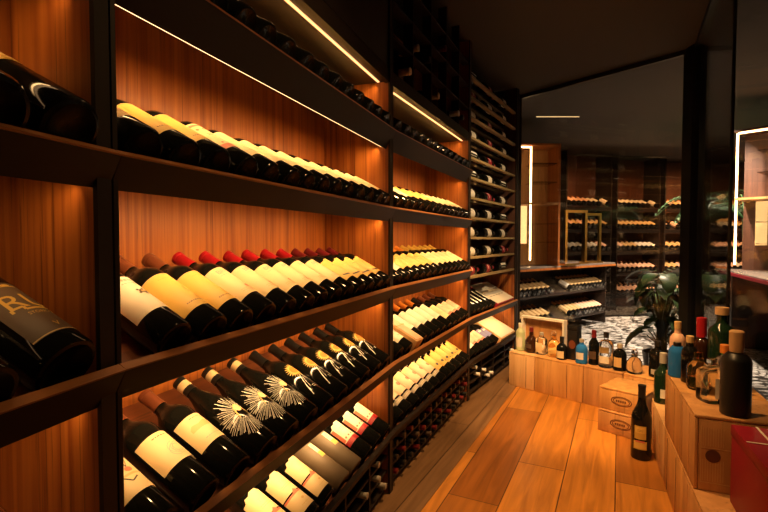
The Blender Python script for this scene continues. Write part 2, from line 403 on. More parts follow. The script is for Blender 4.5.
KIND = {  # shape, label design, capsule, band, glass, wording
    'white_emblem': ('bordeaux', 'brown', 'white emblem-labelled'), 'yellow_plain': ('bordeaux', 'brown', 'plain yellow-labelled'),
    'cream_seal': ('bordeaux', 'red', 'red-capped cream-labelled'), 'yellow_crescent': ('bordeaux', 'wine', 'yellow-labelled crescent-marked'),
    'cream_plain': ('bordeaux', 'blackcap', 'cream-labelled'), 'cream_scribble': ('bordeaux', 'blackcap', 'cream script-labelled'),
    'cream_red': ('bordeaux', 'blackcap', 'red-patterned cream-labelled'), 'tan_plain': ('bordeaux', 'blackcap', 'tan-labelled'),
    'sketch': ('bordeaux', 'brown', 'sketch-labelled brown-capped'), 'landscape': ('bordeaux', 'brown', 'landscape-labelled brown-capped'),
    'figure': ('bordeaux', 'brown', 'small-drawing-labelled'), 'starburst': ('burgundy', 'blackcap', 'silver starburst black'),
    'sun': ('bordeaux', 'blackcap', 'orange sun-painted black'), 'chateau': ('bordeaux', 'blackcap', 'cream two-labelled'),
    'tag': ('bordeaux', 'taupe', 'matt taupe tagged'), 'redfoot': ('bordeaux', 'blackcap', 'red-and-white-labelled'),
    'white_plain': ('bordeaux', 'blackcap', 'white-labelled'), 'white_big': ('bordeaux', 'orange', 'orange-capped white-labelled'),
    'yellow_big': ('bordeaux', 'orange', 'orange-capped yellow-labelled'), 'pink_arc': ('burgundy', 'brown', 'pink-labelled'),
    'yellow_spots': ('burgundy', 'brown', 'black-spotted yellow-labelled'), 'slim_white': ('bordeaux', 'blackcap', 'silver-striped dark'),
    'blue_label': ('bordeaux', 'blackcap', 'blue-labelled'), 'pink_plain': ('bordeaux', 'brown', 'pink-banded'),
    'white_band': ('bordeaux', 'blackcap', 'white-banded dark'), 'red_band': ('bordeaux', 'crimson', 'red-banded dark'),
    'ring_logo': ('burgundy', 'blackcap', 'white-ring-marked dark'), 'gold_letters': ('magnum', 'blackcap', 'gold-lettered large dark'),
    'script_gold': ('magnum', 'blackcap', 'cream-and-gold-labelled large'), 'gold_square': ('tall', 'blackcap', 'gold-labelled large dark'),
    'dark': ('bordeaux', 'blackcap', 'dark'),
}
def bottle(kind, mx, label, group=None, cap=None, parts=True, glass=None):
    shape, c, _ = KIND[kind]
    g = glass or ('taupe' if kind == 'tag' else 'black')
    o = link(bpy.data.objects.new('wine_bottle', body_mesh(shape, g)))
    o.matrix_world = mx; tag(o, label, 'bottle', group)
    if kind != 'dark':
        link(bpy.data.objects.new('label', label_mesh(kind, PROF[shape][1])), o)
    if parts:
        link(bpy.data.objects.new('capsule', capsule_mesh(shape, cap or c, 'cream' if kind == 'starburst' else None)), o)
    return o
ORD = 'first second third fourth fifth sixth seventh eighth ninth tenth eleventh twelfth thirteenth fourteenth fifteenth sixteenth'.split()

# ------------------------------------------------------------------ the curved wine rack: four bays
P = [Vector((-.727, -.553, 0)), Vector((-.411, .726, 0)), Vector((.040, 1.97, 0)), Vector((.572, 3.11, 0)), Vector((1.15, 4.075, 0))]
TH = math.radians(28); CT, ST = math.cos(TH), math.sin(TH)
DEP = .31
LIP = .036          # height of the front lip the bottles rest against
SH = {1: H + .46, 2: H + .138, 3: H - .192, 4: H - .511, 5: H - .797}   # height of each shelf's front edge
BAYNAME = ['edge rack', 'front rack', 'middle rack', 'slatted rack']
SHNAME = {1: 'top shelf', 2: 'second shelf', 3: 'third shelf', 4: 'fourth shelf', 5: 'lowest shelf'}
def bay_matrix(i):
    d = (P[i + 1] - P[i]); L = d.length; d.normalize()
    return Matrix.Translation(P[i]) @ Matrix.Rotation(math.atan2(d.y, d.x), 4, 'Z'), L
def strip_light(mb, L, w, z, power, name='led_light', pitch=48, spread=122):
    li = bpy.data.lights.new(name, 'AREA'); li.shape = 'RECTANGLE'; li.size = L - .06; li.size_y = .008; li.energy = power
    li.color = (1, .56, .21); li.spread = math.radians(spread)
    o = bpy.data.objects.new(name, li); C.objects.link(o)
    # emits along local -Z: into the bay and down
    a = math.radians(pitch)
    zdir = -Vector((0, math.cos(a), -math.sin(a)))
    x = Vector((1, 0, 0)); y = zdir.cross(x)
    R = Matrix((x, y, zdir)).transposed().to_4x4()
    o.matrix_world = mb @ Matrix.Translation((L / 2, w, z)) @ R
    return o
LED_P = 2.7
def rack(i, shelves, label):
    mb, L = bay_matrix(i)
    r = empty('wine_rack'); r.matrix_world = mb; tag(r, label, 'wine rack', 'curved wine rack bays')
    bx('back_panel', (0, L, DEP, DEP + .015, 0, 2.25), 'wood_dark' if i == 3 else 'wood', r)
    for a, b, c in ((.004, .016, .046), (L - .020, L - .008, .0145)):
        if i == 3:
            bx('side_panel', (a, b, c, DEP - .0005, 0, H - .30), 'wood', r); bx('shaded_side_panel', (a, b, c, DEP - .0005, H - .2995, CEIL - .01), 'wood_dark', r)  # one side panel; shade over its upper part put in as darker veneer
        else: bx('side_panel', (a, b, c, DEP - .0005, 0, CEIL - .01), 'wood', r)
    bx('front_post', (.0015, .010, .006, .045, 0, CEIL - .011), 'rack', r)
    bx('front_post', (L - .028, L - .0015, .006, .014, 0, CEIL - .011), 'rack', r)
    if i == 3: bx('front_post', (L - .0012, L + .03, .0, .12, 0, CEIL - .011), 'rack', r, .002)
    for s in shelves:
        z = SH[s]
        S = Matrix(((1, 0, 0, 0), (0, CT, -ST, 0), (0, ST, CT, z), (0, 0, 0, 1)))
        ln = (DEP - .022) / CT
        fh = .088 if s == 1 else .060
        bm = bmesh.new(); box(bm, .0165, L - .0205, .0505, ln, -LIP - .016, -LIP, mx=S); box(bm, .001, L - .001, .0005, .0505, -LIP - .016, -LIP, mx=S)
        sh = obj('shelf', bm, 'shelfwood', r)
        bm = bmesh.new(); box(bm, .001, L - .001, -.016, 0, -fh, -.0035, mx=S); obj('fascia', bm, 'rackf', sh)
        bm = bmesh.new(); box(bm, .001, L - .001, -.016, 0, -.003, 0, mx=S); obj('lip', bm, 'woodh' if s < 5 else 'rackf', sh)
        if s < 5 and not (i == 3 and False):
            p = S @ Vector((0, .008, -fh + .004))
            bx('led_strip', (.02, L - .02, p.y - .004, p.y + .003, p.z - .004, p.z), 'led', sh)
            strip_light(mb, L, p.y + .008, p.z - .006, LED_P * L * (.35 if i == 0 else .78 if i >= 2 else 1))
    return r, mb, L
def upper(r, mb, L, lattice):
    z0 = H + .650
    bm = bmesh.new(); box(bm, .0, L, .02, DEP, z0, z0 + .018); obj('cabinet_base', bm, 'rack', r)
    bx('fascia', (0, L, .012, .03, z0 - .006, z0 + .05), 'rackf', r)
    bx('led_strip', (.02, L - .03, .052, .060, z0 - .004, z0), 'led_soft', r)
    strip_light(mb, L, .060, z0 - .009, LED_P * L * .6)
    if not lattice:
        for k in range(2):
            d = bx('cabinet_door', (k * L / 2 + .008, (k + 1) * L / 2 - .008, .014, .03, z0 + .055, CEIL - .02), 'rack', r, .002)
    else:
        bm = bmesh.new(); nx = 5
        for k in range(nx + 1): box(bm, max(.002, k * L / nx - .005), min(L - .002, k * L / nx + .005), .012, .06, z0 + .05, CEIL - .01)
        for k in range(1, 4): box(bm, .002, L - .002, .014, .058, z0 + .05 + k * .145, z0 + .06 + k * .145)
        obj('lattice', bm, 'rackf', r)
def place(i, s, t, kind, label, mb, cap=None, a0=.006, group=None, roll=0., parts=True):
    R = PROF[KIND[kind][0]][1]
    N = Vector((0, -ST, CT)); A = Vector((0, CT, ST)); D = Vector((1, 0, 0))
    o = Vector((t, 0, SH[s])) + N * (R + .0008 - LIP) + A * (a0 + .0012)
    m = Matrix((N, D, A)).transposed().to_4x4(); m.translation = o
    return bottle(kind, mb @ m @ Matrix.Rotation(roll, 4, 'Z'), label, group, cap, parts)
def row(i, s, mb, kinds, t0, pitch, caps=None, jit=.003):
    rnd = random.Random(i * 10 + s)
    for k, kd in enumerate(kinds):
        if kd is None: continue
        kind, cap = kd if isinstance(kd, tuple) else (kd, None)
        lab = f'{KIND[kind][2]} wine bottle, {ORD[k]} from near post, {SHNAME[s]}, {BAYNAME[i]}'
        place(i, s, t0 + pitch * k + rnd.uniform(-jit, jit), kind, lab, mb, cap, .006 + rnd.uniform(0, .006), f'wine bottles on the {SHNAME[s]} of the {BAYNAME[i]}', rnd.uniform(-.12, .12))

R0, m0, L0 = rack(0, (1, 2, 3, 4), 'dark-framed wine rack bay at the picture edge holding large bottles')
R1, m1, L1 = rack(1, (1, 2, 3, 4, 5), 'wide lit wine rack bay holding sun-painted and red-capped bottles')
R2, m2, L2 = rack(2, (1, 2, 3, 4, 5), 'lit wine rack bay between the red-capped bottles and the slatted rack')
R3, m3, L3 = rack(3, (4, 5), 'end wine rack bay with olive slats and sideways bottles')
upper(R1, m1, L1, False); upper(R2, m2, L2, True)

# bay 0: large bottles
place(0, 3, L0 - .085, 'gold_letters', 'gold-lettered large dark bottle beside the nearest dark post, third shelf', m0, a0=.01, group='large bottles of the edge rack', roll=.06)
place(0, 3, L0 - .205, 'gold_letters', 'large dark bottle cut by the picture edge, beside the gold-lettered one', m0, a0=.0, group='large bottles of the edge rack')
place(0, 2, L0 - .076, 'script_gold', 'large bottle with cream and gold script label beside nearest post, second shelf', m0, a0=.004, group='large bottles of the edge rack', roll=.15)
place(0, 2, L0 - .182, 'script_gold', 'large bottle cut by the picture edge beside the cream-and-gold one', m0, a0=.0, group='large bottles of the edge rack')
place(0, 4, L0 - .20, 'yellow_plain', 'yellow-labelled bottle in the dark bottom corner of the edge rack', m0, a0=.0, group='large bottles of the edge rack')
# bay 1
row(1, 1, m1, ['cream_plain'] * 14, .060, .0912)
row(1, 2, m1, ['tan_plain', 'yellow_plain', 'yellow_plain', 'cream_red'] + ['cream_scribble'] * 4 + ['cream_plain'] * 6, .062, .0910)
row(1, 3, m1, ['white_emblem', 'yellow_plain', 'yellow_plain'] + ['cream_seal'] * 6 + ['yellow_crescent'] * 4, .125, .0937)
row(1, 4, m1, ['figure', 'sketch', 'landscape'] + ['starburst'] * 3 + ['sun'] * 6, .085, .1045)
row(1, 5, m1, ['cream_plain', 'cream_plain', 'ring_logo', None, 'chateau', 'chateau', 'chateau', 'tag', 'tag', 'redfoot', 'redfoot', 'redfoot'], .10, .1035)
# bay 2
row(2, 1, m2, ['cream_plain'] * 13, .06, .0930)
row(2, 2, m2, ['slim_white'] * 2 + ['white_plain'] + ['yellow_big'] * 4 + ['cream_plain'] * 6, .06, .0930)
row(2, 3, m2, [('white_plain', 'red'), ('white_plain', 'red'), ('yellow_big', 'red')] + ['yellow_big'] * 4 + [('cream_plain', 'gold')] * 6, .06, .0930)
row(2, 4, m2, ['white_plain', 'white_plain', None] + ['white_big'] * 5 + ['cream_plain'] + ['pink_plain'] * 3, .075, .1005)
row(2, 5, m2, ['pink_arc'] * 7 + ['yellow_spots'] * 5, .07, .1008)
# bay 3
row(3, 4, m3, ['slim_white'] * 6, .06, .086)
row(3, 5, m3, ['white_plain', 'white_plain', 'pink_plain', 'pink_plain', 'pink_plain', 'blue_label', 'blue_label'], .06, .086)
def slope_box(s, t0, t1, h, mats, mb, name, label, cat, a0=.006, a1=.285, lid=None):
    S = Matrix(((1, 0, 0, 0), (0, CT, -ST, 0), (0, ST, CT, SH[s]), (0, 0, 0, 1)))
    e = empty(name); e.matrix_world = mb @ S @ Matrix.Translation((t0, a0, .0008 - LIP)); tag(e, label, cat)
    w, l = t1 - t0, a1 - a0
    bx('case_body', (0, w, 0, l, 0, h), mats[0], e, .002)
    if lid: bx('lid', (.008, w - .008, .008, l - .008, h, h + .004), lid, e, .001)
    return e, w, l
e, w, l = slope_box(4, .60, 1.05, .05, ['crimson'], m3, 'flat_case', 'flat white case with red edges lying on the slatted rack shelf', 'box', lid='white')
bm = bmesh.new()
for q in range(5): box(bm, .05 + q * .07, .10 + q * .07, .09, .10, .054, .0546)
for st in stroke(arc(w / 2, .17, .05, 0, 6, 20, .03), .003): bm.faces.new([bm.verts.new((x, y, .0546)) for x, y in st])
obj('printed_mark', bm, 'grey', e)
e, w, l = slope_box(5, .70, 1.08, .05, ['pine3'], m3, 'flat_case', 'pale wooden flat case at the end of the lowest shelf', 'box', lid='white')
e, w, l = slope_box(4, .244, .330, .075, ['pine3'], m2, 'bottle_case', 'slim pale pink wooden bottle case among white-labelled bottles', 'box', lid='pink')
bx('string', (0, .086, .12, .124, .0, .082), 'tan', e)
# slats with sideways bottles
slot = 0
for k in range(11):
    z = H - .245 + k * .1335
    bm = bmesh.new(); box(bm, .016, L3 - .012, .018, .045, z - .016, z); box(bm, .016, L3 - .012, .12, .145, z - .014, z)
    obj('slat', bm, 'slat', R3)
    rnd = random.Random(k)
    for j in range(3):
        if k == 10 and j == 1: pass
        kind = rnd.choice(['white_band', 'white_band', 'white_band', 'red_band', 'slim_white'])
        R = PROF['bordeaux'][1]
        flip = 1
        X = Vector((0, -math.cos(.5), math.sin(.5))); Z = Vector((flip, 0, 0)); Y = Z.cross(X)
        m = Matrix((X, Y, Z)).transposed().to_4x4(); m.translation = Vector((.05 + j * .36 + rnd.uniform(-.012, .012), .083, z + .0285))
        bottle(kind, m3 @ m, f'{KIND[kind][2]} bottle lying sideways, {ORD[j]} along the {ORD[10 - k]} slat from top', 'bottles lying on the slats')
# plinths with necks-out bottles
def plinth(i, r, mb, L, cols, rows_, keep, label_bay):
    top = SH[5] - .045
    bm = bmesh.new(); nx = cols
    for k in range(nx + 1): box(bm, max(.002, k * L / nx - .006), min(L - .002, k * L / nx + .006), .02, .06, .03, top)
    for k in range(rows_ + 1): z = .03 + k * (top - .04) / rows_; box(bm, .002, L - .002, .022, .058, z, z + .008)
    obj('lattice', bm, 'rack', r)
    bx('toe_kick', (0, L, .035, .06, 0, .032), 'rack', r)
    return top
def neck_bottles(i, mb, L, spots, cap, where):
    for q, (t, z) in enumerate(spots):
        X = Vector((0, 0, 1)); Z = Vector((0, -1, 0)); Y = Z.cross(X)
        m = Matrix((X, Y, Z)).transposed().to_4x4(); m.translation = Vector((t, .225 if z < 1 else .30, z)); m = m @ Matrix.Scale(.75 if z < 1 else 1, 4)
        yield bottle('dark', mb @ m, where(q), None, cap[q % len(cap)] if isinstance(cap, list) else cap)
for i, r, mb, L in ((1, R1, m1, L1), (2, R2, m2, L2), (3, R3, m3, L3)): plinth(i, r, mb, L, {1: 6, 2: 7, 3: 4}[i], {1: 3, 2: 3, 3: 3}[i], 1, '')
sp = []
for rw in range(3):
    for c in range(14): sp.append((.052 + c * .0877, .0655 + rw * .0627))
ROWN = ['bottom', 'middle', 'upper']
for o in neck_bottles(2, m2, L2, sp, ['wine', 'blackcap', 'blackcap', 'wine', 'blackcap', 'darklabel'], lambda q: f'dark bottle neck-out in low lattice, {ROWN[q // 14]} row, {ORD[q % 14]} from near post, middle rack'): o['group'] = 'bottles in the low lattice of the middle rack'
sp = [(.94, .0655), (1.04, .1282), (1.17, .1282), (1.24, .0655), (1.16, .1909), (.82, .1282)]
for o in neck_bottles(1, m1, L1, sp, 'grey', lambda q: f'dark bottle neck-out in the front rack lattice below two-labelled bottles, {ORD[q]} slot'): o['group'] = 'bottles in the low lattice of the front rack'
sp = [(.2, .1282), (.33, .1282), (.42, .0655), (.5, .0655), (.14, .1909), (1.05, .0655), (1.05, .1282)]
for o in neck_bottles(3, m3, L3, sp, 'silver', lambda q: f'silver-capped bottle neck-out in the slatted rack low lattice, {ORD[q]} counted bottle'): o['group'] = 'bottles in the low lattice of the slatted rack'
sp = [(.20, H + .76), (.46, H + .90), (.60, H + .76), (.72, H + 1.05), (.98, H + .76), (1.08, H + .76), (.30, H + .90)]
for o in neck_bottles(2, m2, L2, sp, ['silver', 'blackcap', 'grey', 'wine'], lambda q: f'dark bottle in the shadowed top lattice of the middle rack, {ORD[q]} counted bottle'): o['group'] = 'bottles in the top lattice'; 

# ------------------------------------------------------------------ room shell
def structure(name, bm, m): return tag(obj(name, bm, m), kind='structure')
def slab(name, pts, z0, z1, m):
    bm = bmesh.new()
    lo = [bm.verts.new((x, y, z0)) for x, y in pts]; hi = [bm.verts.new((x, y, z1)) for x, y in pts]
    bm.faces.new(lo); bm.faces.new(hi)
    for k in range(len(pts)): bm.faces.new((lo[k], lo[(k + 1) % len(pts)], hi[(k + 1) % len(pts)], hi[k]))
    return structure(name, bm, m)
GA, GB, GC, GD = (1.235, 4.29), (2.11, 3.23), (1.50, 2.05), (1.95, .75)
inner = [(-1.6, -1.6), (2.3, -1.6), GD, GC, GB, GA, (.9, 4.4), (.2, 3.4), (-.4, 2.1), (-.85, .8), (-1.2, -.6)]
slab('floor', inner, -.03, 0, 'floor')
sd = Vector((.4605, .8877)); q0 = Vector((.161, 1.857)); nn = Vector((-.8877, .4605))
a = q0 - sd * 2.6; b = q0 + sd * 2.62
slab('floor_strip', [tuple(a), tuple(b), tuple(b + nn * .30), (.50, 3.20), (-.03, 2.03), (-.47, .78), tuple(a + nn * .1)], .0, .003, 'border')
outer = [GA, GB, GC, GD, (2.3, -1.6), (9, -1.6), (9, 10), (-1, 10), (.9, 4.4)]
slab('floor_terrazzo', outer, -.03, -.001, 'terrazzo')
slab('ceiling', [(-2, -1.7), (9, -1.7), (9, 10), (-2, 10)], CEIL, CEIL + .05, 'ceil')
# wall behind the rack
bm = bmesh.new()
for i in range(4):
    mb, L = bay_matrix(i); box(bm, -.03, L + .03, DEP + .03, DEP + .08, -.03, CEIL, mx=mb)
structure('wall_left', bm, 'wallp')
bm = bmesh.new(); box(bm, -1.7, 9, -1.7, -1.62, -.03, CEIL); structure('wall_behind', bm, 'wallp')
bm = bmesh.new(); box(bm, -1, 9, 9.9, 10, -.03, CEIL); structure('wall_back', bm, 'wallp')
bm = bmesh.new(); box(bm, 8.9, 9, -1.6, 10, -.03, CEIL); structure('wall_right', bm, 'wallp')
# glass walls
def seg_matrix(a, b):
    a, b = Vector((*a, 0)), Vector((*b, 0)); d = b - a
    return Matrix.Translation(a) @ Matrix.Rotation(math.atan2(d.y, d.x), 4, 'Z'), d.length
def pane(name, a, b, i):
    mb, L = seg_matrix(a, b)
    e = empty(name); e.matrix_world = mb; e['kind'] = 'structure'
    o = bx('pane', (.0, L, -.005, .005, .03, CEIL - .03), 'glass', e); o['kind'] = 'structure'
    bm = bmesh.new(); box(bm, 0, L, -.018, .018, CEIL - .032, CEIL - .001); box(bm, 0, L, -.018, .018, .0, .032)
    o = obj('window_frame', bm, 'steel', e); o['kind'] = 'structure'
    return e
pane('window_1', GA, GB, 0); pane('window_2', GB, GC, 1); pane('window_3', GC, GD, 2)
bm = bmesh.new(); box(bm, GB[0] - .055, GB[0] + .055, GB[1] - .05, GB[1] + .05, 0, CEIL); structure('pillar', bm, 'steel')
bm = bmesh.new(); box(bm, GC[0] - .004, GC[0] + .004, GC[1] - .006, GC[1] + .006, 0, CEIL); structure('trim_1', bm, 'steel')
bm = bmesh.new(); box(bm, 1.19, 1.235, 4.27, 4.31, 0, CEIL); structure('trim_2', bm, 'rack')

# ------------------------------------------------------------------ wooden wine cases
def crate(name, label, o, dirv, w, d, h, z0, m, cat='wooden box', face=None, lid=True, group=None, cleats=True, bev=.004):
    """o: front-left corner, dirv: along the front; depth goes to the left of dirv"""
    ang = math.atan2(dirv[1], dirv[0])
    e = empty(name, (o[0], o[1], z0), ang); tag(e, label, cat, group)
    t = .012
    bx('case_side', (0, w, 0, t, 0, h - t), m, e, bev); bx('case_side', (0, w, d - t, d, 0, h - t), m, e, bev)
    bx('case_end', (0, t, t + .0005, d - t - .0005, 0, h - t), m, e, bev); bx('case_end', (w - t, w, t + .0005, d - t - .0005, 0, h - t), m, e, bev)
    bx('case_bottom', (t, w - t, t, d - t, 0, t), m, e)
    bx('lid', (0, w, 0, d, h - t + .0006, h), m, e, bev)
    if cleats:
        for x in (.2 * w, .68 * w): bx('seam_batten', (x, x + .003, -.0012, 0, .01, h - .02), 'stamp' if random.random() < .3 else 'pine2', e)
    if face:
        face(e, w, d, h)
    return e
def oval(e, w, d, h, y=-.0012, cx=.5, cz=.5, rx=.055, rz=.026):
    bm = bmesh.new()
    for a_, b_ in ((1, .9), (.8, .72)):
        n = 32
        o1 = [bm.verts.new((w * cx + rx * a_ * math.cos(2 * PI * k / n), y, h * cz + rz * a_ * math.sin(2 * PI * k / n))) for k in range(n)]
        i1 = [bm.verts.new((w * cx + rx * b_ * math.cos(2 * PI * k / n), y, h * cz + rz * b_ * math.sin(2 * PI * k / n))) for k in range(n)]
        for k in range(n): bm.faces.new((o1[k], o1[(k + 1) % n], i1[(k + 1) % n], i1[k]))
    for k in range(5): box(bm, w * cx - rx * .5 + k * rx * .2, w * cx - rx * .38 + k * rx * .2, y - .0004, y, h * cz - .006, h * cz + .006)
    obj('oval_stamp', bm, 'stamp', e)
fd = Vector((.686, -.727)).normalized(); f0 = Vector((.924, 3.46))
def fpt(t, back=0): return f0 + fd * t + Vector((.727, .686)) * back
lst = [(0, .202, 'pine3', 'pale wooden wine case at the rack end of the back row'), (.206, .343, 'pine', 'wide pale wooden wine case under the amber decanter and gift tube'),
       (.553, .243, 'pine2', 'wooden wine case under the red-capped bottle in the back row'), (.80, .27, 'pine', 'tan wooden wine case behind the oval-stamped flat cases')]
for t, w, m, lb in lst:
    crate('wine_case', lb, fpt(t), fd, w, .30, .25, 0, m, group='wooden wine cases along the back glass')
o = Vector((1.205, 2.63))
crate('wine_case', 'flat wine case with oval stamp lying on the floor beside tall bottle', o, fd, .245, .26, .124, 0, 'pine2', face=oval, cleats=False, group='oval-stamped flat cases')
crate('wine_case', 'paler flat wine case with oval stamp, stacked on the other one', o + Vector((.01, .008)), fd, .24, .25, .124, .1245, 'pine', face=oval, cleats=False, group='oval-stamped flat cases')
# stack on the right: long sides face the aisle
ld = Vector((-math.sin(math.radians(22.6)), -math.cos(math.radians(22.6))))     # toward the camera
l0 = Vector((1.388, 2.42))
RB = 'wooden wine cases stacked by the right glass'
for k, (w, m, lb) in enumerate([(.40, 'pine3', 'lower pale wine case carrying the green bottle'), (.40, 'pine', 'lower tan wine case below the crystal decanters'), (.40, 'pine2', 'lower wine case below the case with the round emblem'), (.40, 'pine', 'lower wine case at the bottom picture edge')]):
    p = l0 + ld * (.403 * k)
    crate('wine_case', lb, p, ld, w, .30, .25, 0, m, group=RB)
ud = Vector((-math.sin(math.radians(22.6)), -math.cos(math.radians(22.6)))); u0 = Vector((1.24, 2.06))
def emblem(e, w, d, h):
    bm = bmesh.new(); x = w + .001
    n = 24; bm.faces.new([bm.verts.new((x + .0008, .052 + .021 * math.cos(2 * PI * k / n), .118 + .021 * math.sin(2 * PI * k / n))) for k in range(n)])
    obj('round_emblem', bm, 'stamp', e)
    bm = bmesh.new()
    for k in range(9): box(bm, x, x + .0004, .024 + k * .007, .0255 + k * .007, .035, .105)
    for k in range(9): box(bm, x, x + .0004, .024 + k * .007, .0252 + k * .007, .15, .21)
    box(bm, x, x + .0004, .018, .020, .03, .215); box(bm, x, x + .0004, .018, .10, .028, .030); box(bm, x, x + .0004, .02, .10, .142, .144)
    obj('vine_print', bm, 'tan', e)
crate('wine_case', 'upper wine case with round dark emblem beside the red box', u0 + ud * .325, ud, .25, .27, .2485, .2505, 'pine2', face=emblem, group=RB)
crate('wine_case', 'upper wine case below the blue and pink bottles', u0, ud, .323, .27, .2485, .2505, 'pine', group=RB)
# red box and near crate
rp = Vector((1.085, 1.455))
e = empty('gift_box', (rp.x, rp.y, .2505), math.atan2(ud.y, ud.x)); tag(e, 'tall red box with white ribbon beside the round-emblem wine case', 'box')
bx('box_body', (0, .32, 0, .26, 0, .21), 'crimson', e, .004); bx('lid', (-.002, .322, -.002, .262, .2105, .245), 'crimson', e, .004)
bx('ribbon', (-.001, .321, .060, .066, .2452, .2462), 'white', e); bx('ribbon', (.14, .146, .0, .26, .2463, .2470), 'white', e)
np_ = Vector((.955, 1.10))
crate('wine_case', 'pale wooden case at the lower corner in front of red box', np_, ud, .26, .25, .22, .2505, 'pine3', group=RB)

# ------------------------------------------------------------------ spirits
def spirit(name, label, x, y, z, prof, glass, parts=(), seg=24, sq=0., rot=0., cat='bottle', group=None):
    bm = bmesh.new(); lathe(bm, prof, seg, 0, None, sq)
    o = obj(name, bm, glass); o.location = (x, y, z); o.rotation_euler = (0, 0, rot); tag(o, label, cat, group)
    for pn, kind, args, m in parts:
        bm = bmesh.new()
        if kind == 'lathe': lathe(bm, args, 18)
        elif kind == 'box': box(bm, *args, 0, .0008)
        elif kind == 'wrap':      # curved label patch facing -Y (towards the room)
            R, hw, z0, z1 = args; n = 10; ring = []
            for k in range(n + 1):
                a_ = -PI / 2 + (k / n - .5) * 2 * hw; ring.append([bm.verts.new((R * math.cos(a_), R * math.sin(a_), zz)) for zz in (z0, z1)])
            for p_, q_ in zip(ring, ring[1:]): f = bm.faces.new((p_[0], q_[0], q_[1], p_[1])); f.smooth = True
        obj(pn, bm, m, o)
    return o
def stdprof(R, hs, hn, r, H_): return [(0, .006), (R * .75, .003), (R * .9, 0), (R, .004), (R, hs), (R * .93, hs + .012), (R * .6, hs + .028), (r * 1.15, hn), (r, hn + .01), (r, H_), (0, H_)]
def caplathe(r, z0, z1): return [(0, z0), (r, z0), (r, z1), (r * .9, z1 + .0015), (0, z1 + .0015)]
FR = math.atan2(fd.y, fd.x)
BG = 'spirits standing on the back wooden cases'
def fb(t, back=.09): v = fpt(t, back); return v.x, v.y, .2505
T = lambda px, back=.09: None
spirit('spirit_bottle', 'frosted pale green bottle with white cap at the row end', *fb(.040), stdprof(.034, .13, .165, .013, .175), 'frost', [('cap', 'lathe', caplathe(.016, .175, .20), 'white'), ('label', 'wrap', (.0345, .9, .03, .10), 'white')], rot=FR, group=BG)
spirit('spirit_bottle', 'round dark brown bottle second from the frosted one', *fb(.128), [(0, .004), (.03, 0), (.043, .012), (.046, .05), (.043, .085), (.030, .108), (.016, .122), (.0145, .165), (0, .165)], 'brownglass', [('cap', 'lathe', caplathe(.0155, .150, .182), 'wine'), ('label', 'wrap', (.0468, .5, .035, .065), 'darklabel')], rot=FR, group=BG)
spirit('spirit_bottle', 'square clear bottle with a cream paper label', *fb(.208), stdprof(.034, .095, .118, .013, .135), 'clear', [('cap', 'lathe', caplathe(.0145, .135, .155), 'grey'), ('label', 'box', (-.024, .024, -.0352, -.0345, .02, .085), 'cream')], sq=4, rot=FR, group=BG)
spirit('decanter', 'amber filled glass decanter with stopper', *fb(.302), [(0, .004), (.038, 0), (.042, .01), (.042, .08), (.034, .108), (.018, .122), (.015, .145), (.02, .148), (0, .148)], 'amber', [('stopper', 'lathe', [(0, .148), (.012, .149), (.018, .163), (.012, .178), (0, .181)], 'clear')], seg=14, rot=FR, group=BG)
spirit('spirit_bottle', 'dark bottle with square cream label beside the gift tube', *fb(.375, .06), stdprof(.036, .075, .105, .013, .14), 'black', [('cap', 'lathe', caplathe(.0145, .12, .155), 'blackcap'), ('label', 'wrap', (.0365, .8, .012, .06), 'cream')], rot=FR, group=BG)
v = fpt(.435, .12)
e = empty('gift_tube', (v.x, v.y, .2505), FR); tag(e, 'tall black gift box with brown round mark', 'box')
bx('box_body', (-.035, .035, -.035, .035, 0, .20), 'black_satin', e, .002); bx('lid', (-.036, .036, -.036, .036, .2005, .235), 'black_satin', e, .002)
bm = bmesh.new(); bm.faces.new([bm.verts.new((.024 * math.cos(2 * PI * k / 20), -.0356, .105 + .03 * math.sin(2 * PI * k / 20))) for k in range(20)]); obj('round_mark', bm, 'brown', e)
spirit('spirit_bottle', 'short blue glass bottle beside the black gift box', *fb(.515, .055), stdprof(.038, .095, .125, .014, .140), 'blue', [('cap', 'lathe', caplathe(.016, .140, .160), 'grey'), ('label', 'wrap', (.0385, .7, .03, .075), 'silver')], rot=FR, group=BG)
spirit('spirit_bottle', 'tall dark bottle with red capsule beside the blue bottle', *fb(.585, .08), stdprof(.032, .135, .175, .013, .20), 'black', [('capsule', 'lathe', caplathe(.0145, .172, .225), 'wine'), ('label', 'wrap', (.0326, .8, .04, .09), 'darklabel')], rot=FR, group=BG)
spirit('spirit_bottle', 'clear flat-shouldered bottle with white label and olive shoulder band', *fb(.665, .075), stdprof(.044, .145, .165, .014, .19), 'clear', [('cap', 'lathe', caplathe(.0165, .19, .225), 'blackcap'), ('label', 'wrap', (.0446, .75, .03, .075), 'white'), ('neck_label', 'wrap', (.0446, .75, .095, .135), 'slat')], rot=FR, group=BG)
spirit('spirit_bottle', 'dark stout bottle with orange label next to clear crystal bottle', *fb(.755, .06), stdprof(.040, .10, .125, .014, .14), 'black', [('cap', 'lathe', caplathe(.0165, .14, .165), 'grey'), ('label', 'wrap', (.0405, .6, .025, .085), 'tan')], rot=FR, group=BG)
spirit('decanter', 'clear cut crystal decanter with ball stopper on back cases', *fb(.842, .06), [(0, .006), (.04, 0), (.046, .01), (.044, .07), (.03, .09), (.016, .10), (.02, .112), (0, .112)], 'clear', [('stopper', 'lathe', [(0, .112), (.016, .118), (.02, .132), (.012, .145), (0, .148)], 'clear')], seg=10, rot=FR, group=BG)
spirit('spirit_bottle', 'broad black bottle in front of the leafy plant', *fb(.965, .075), stdprof(.046, .135, .165, .016, .19), 'black', [('cap', 'lathe', caplathe(.018, .185, .215), 'blackcap'), ('label', 'wrap', (.0466, .5, .02, .05), 'grey')], rot=FR, group=BG)
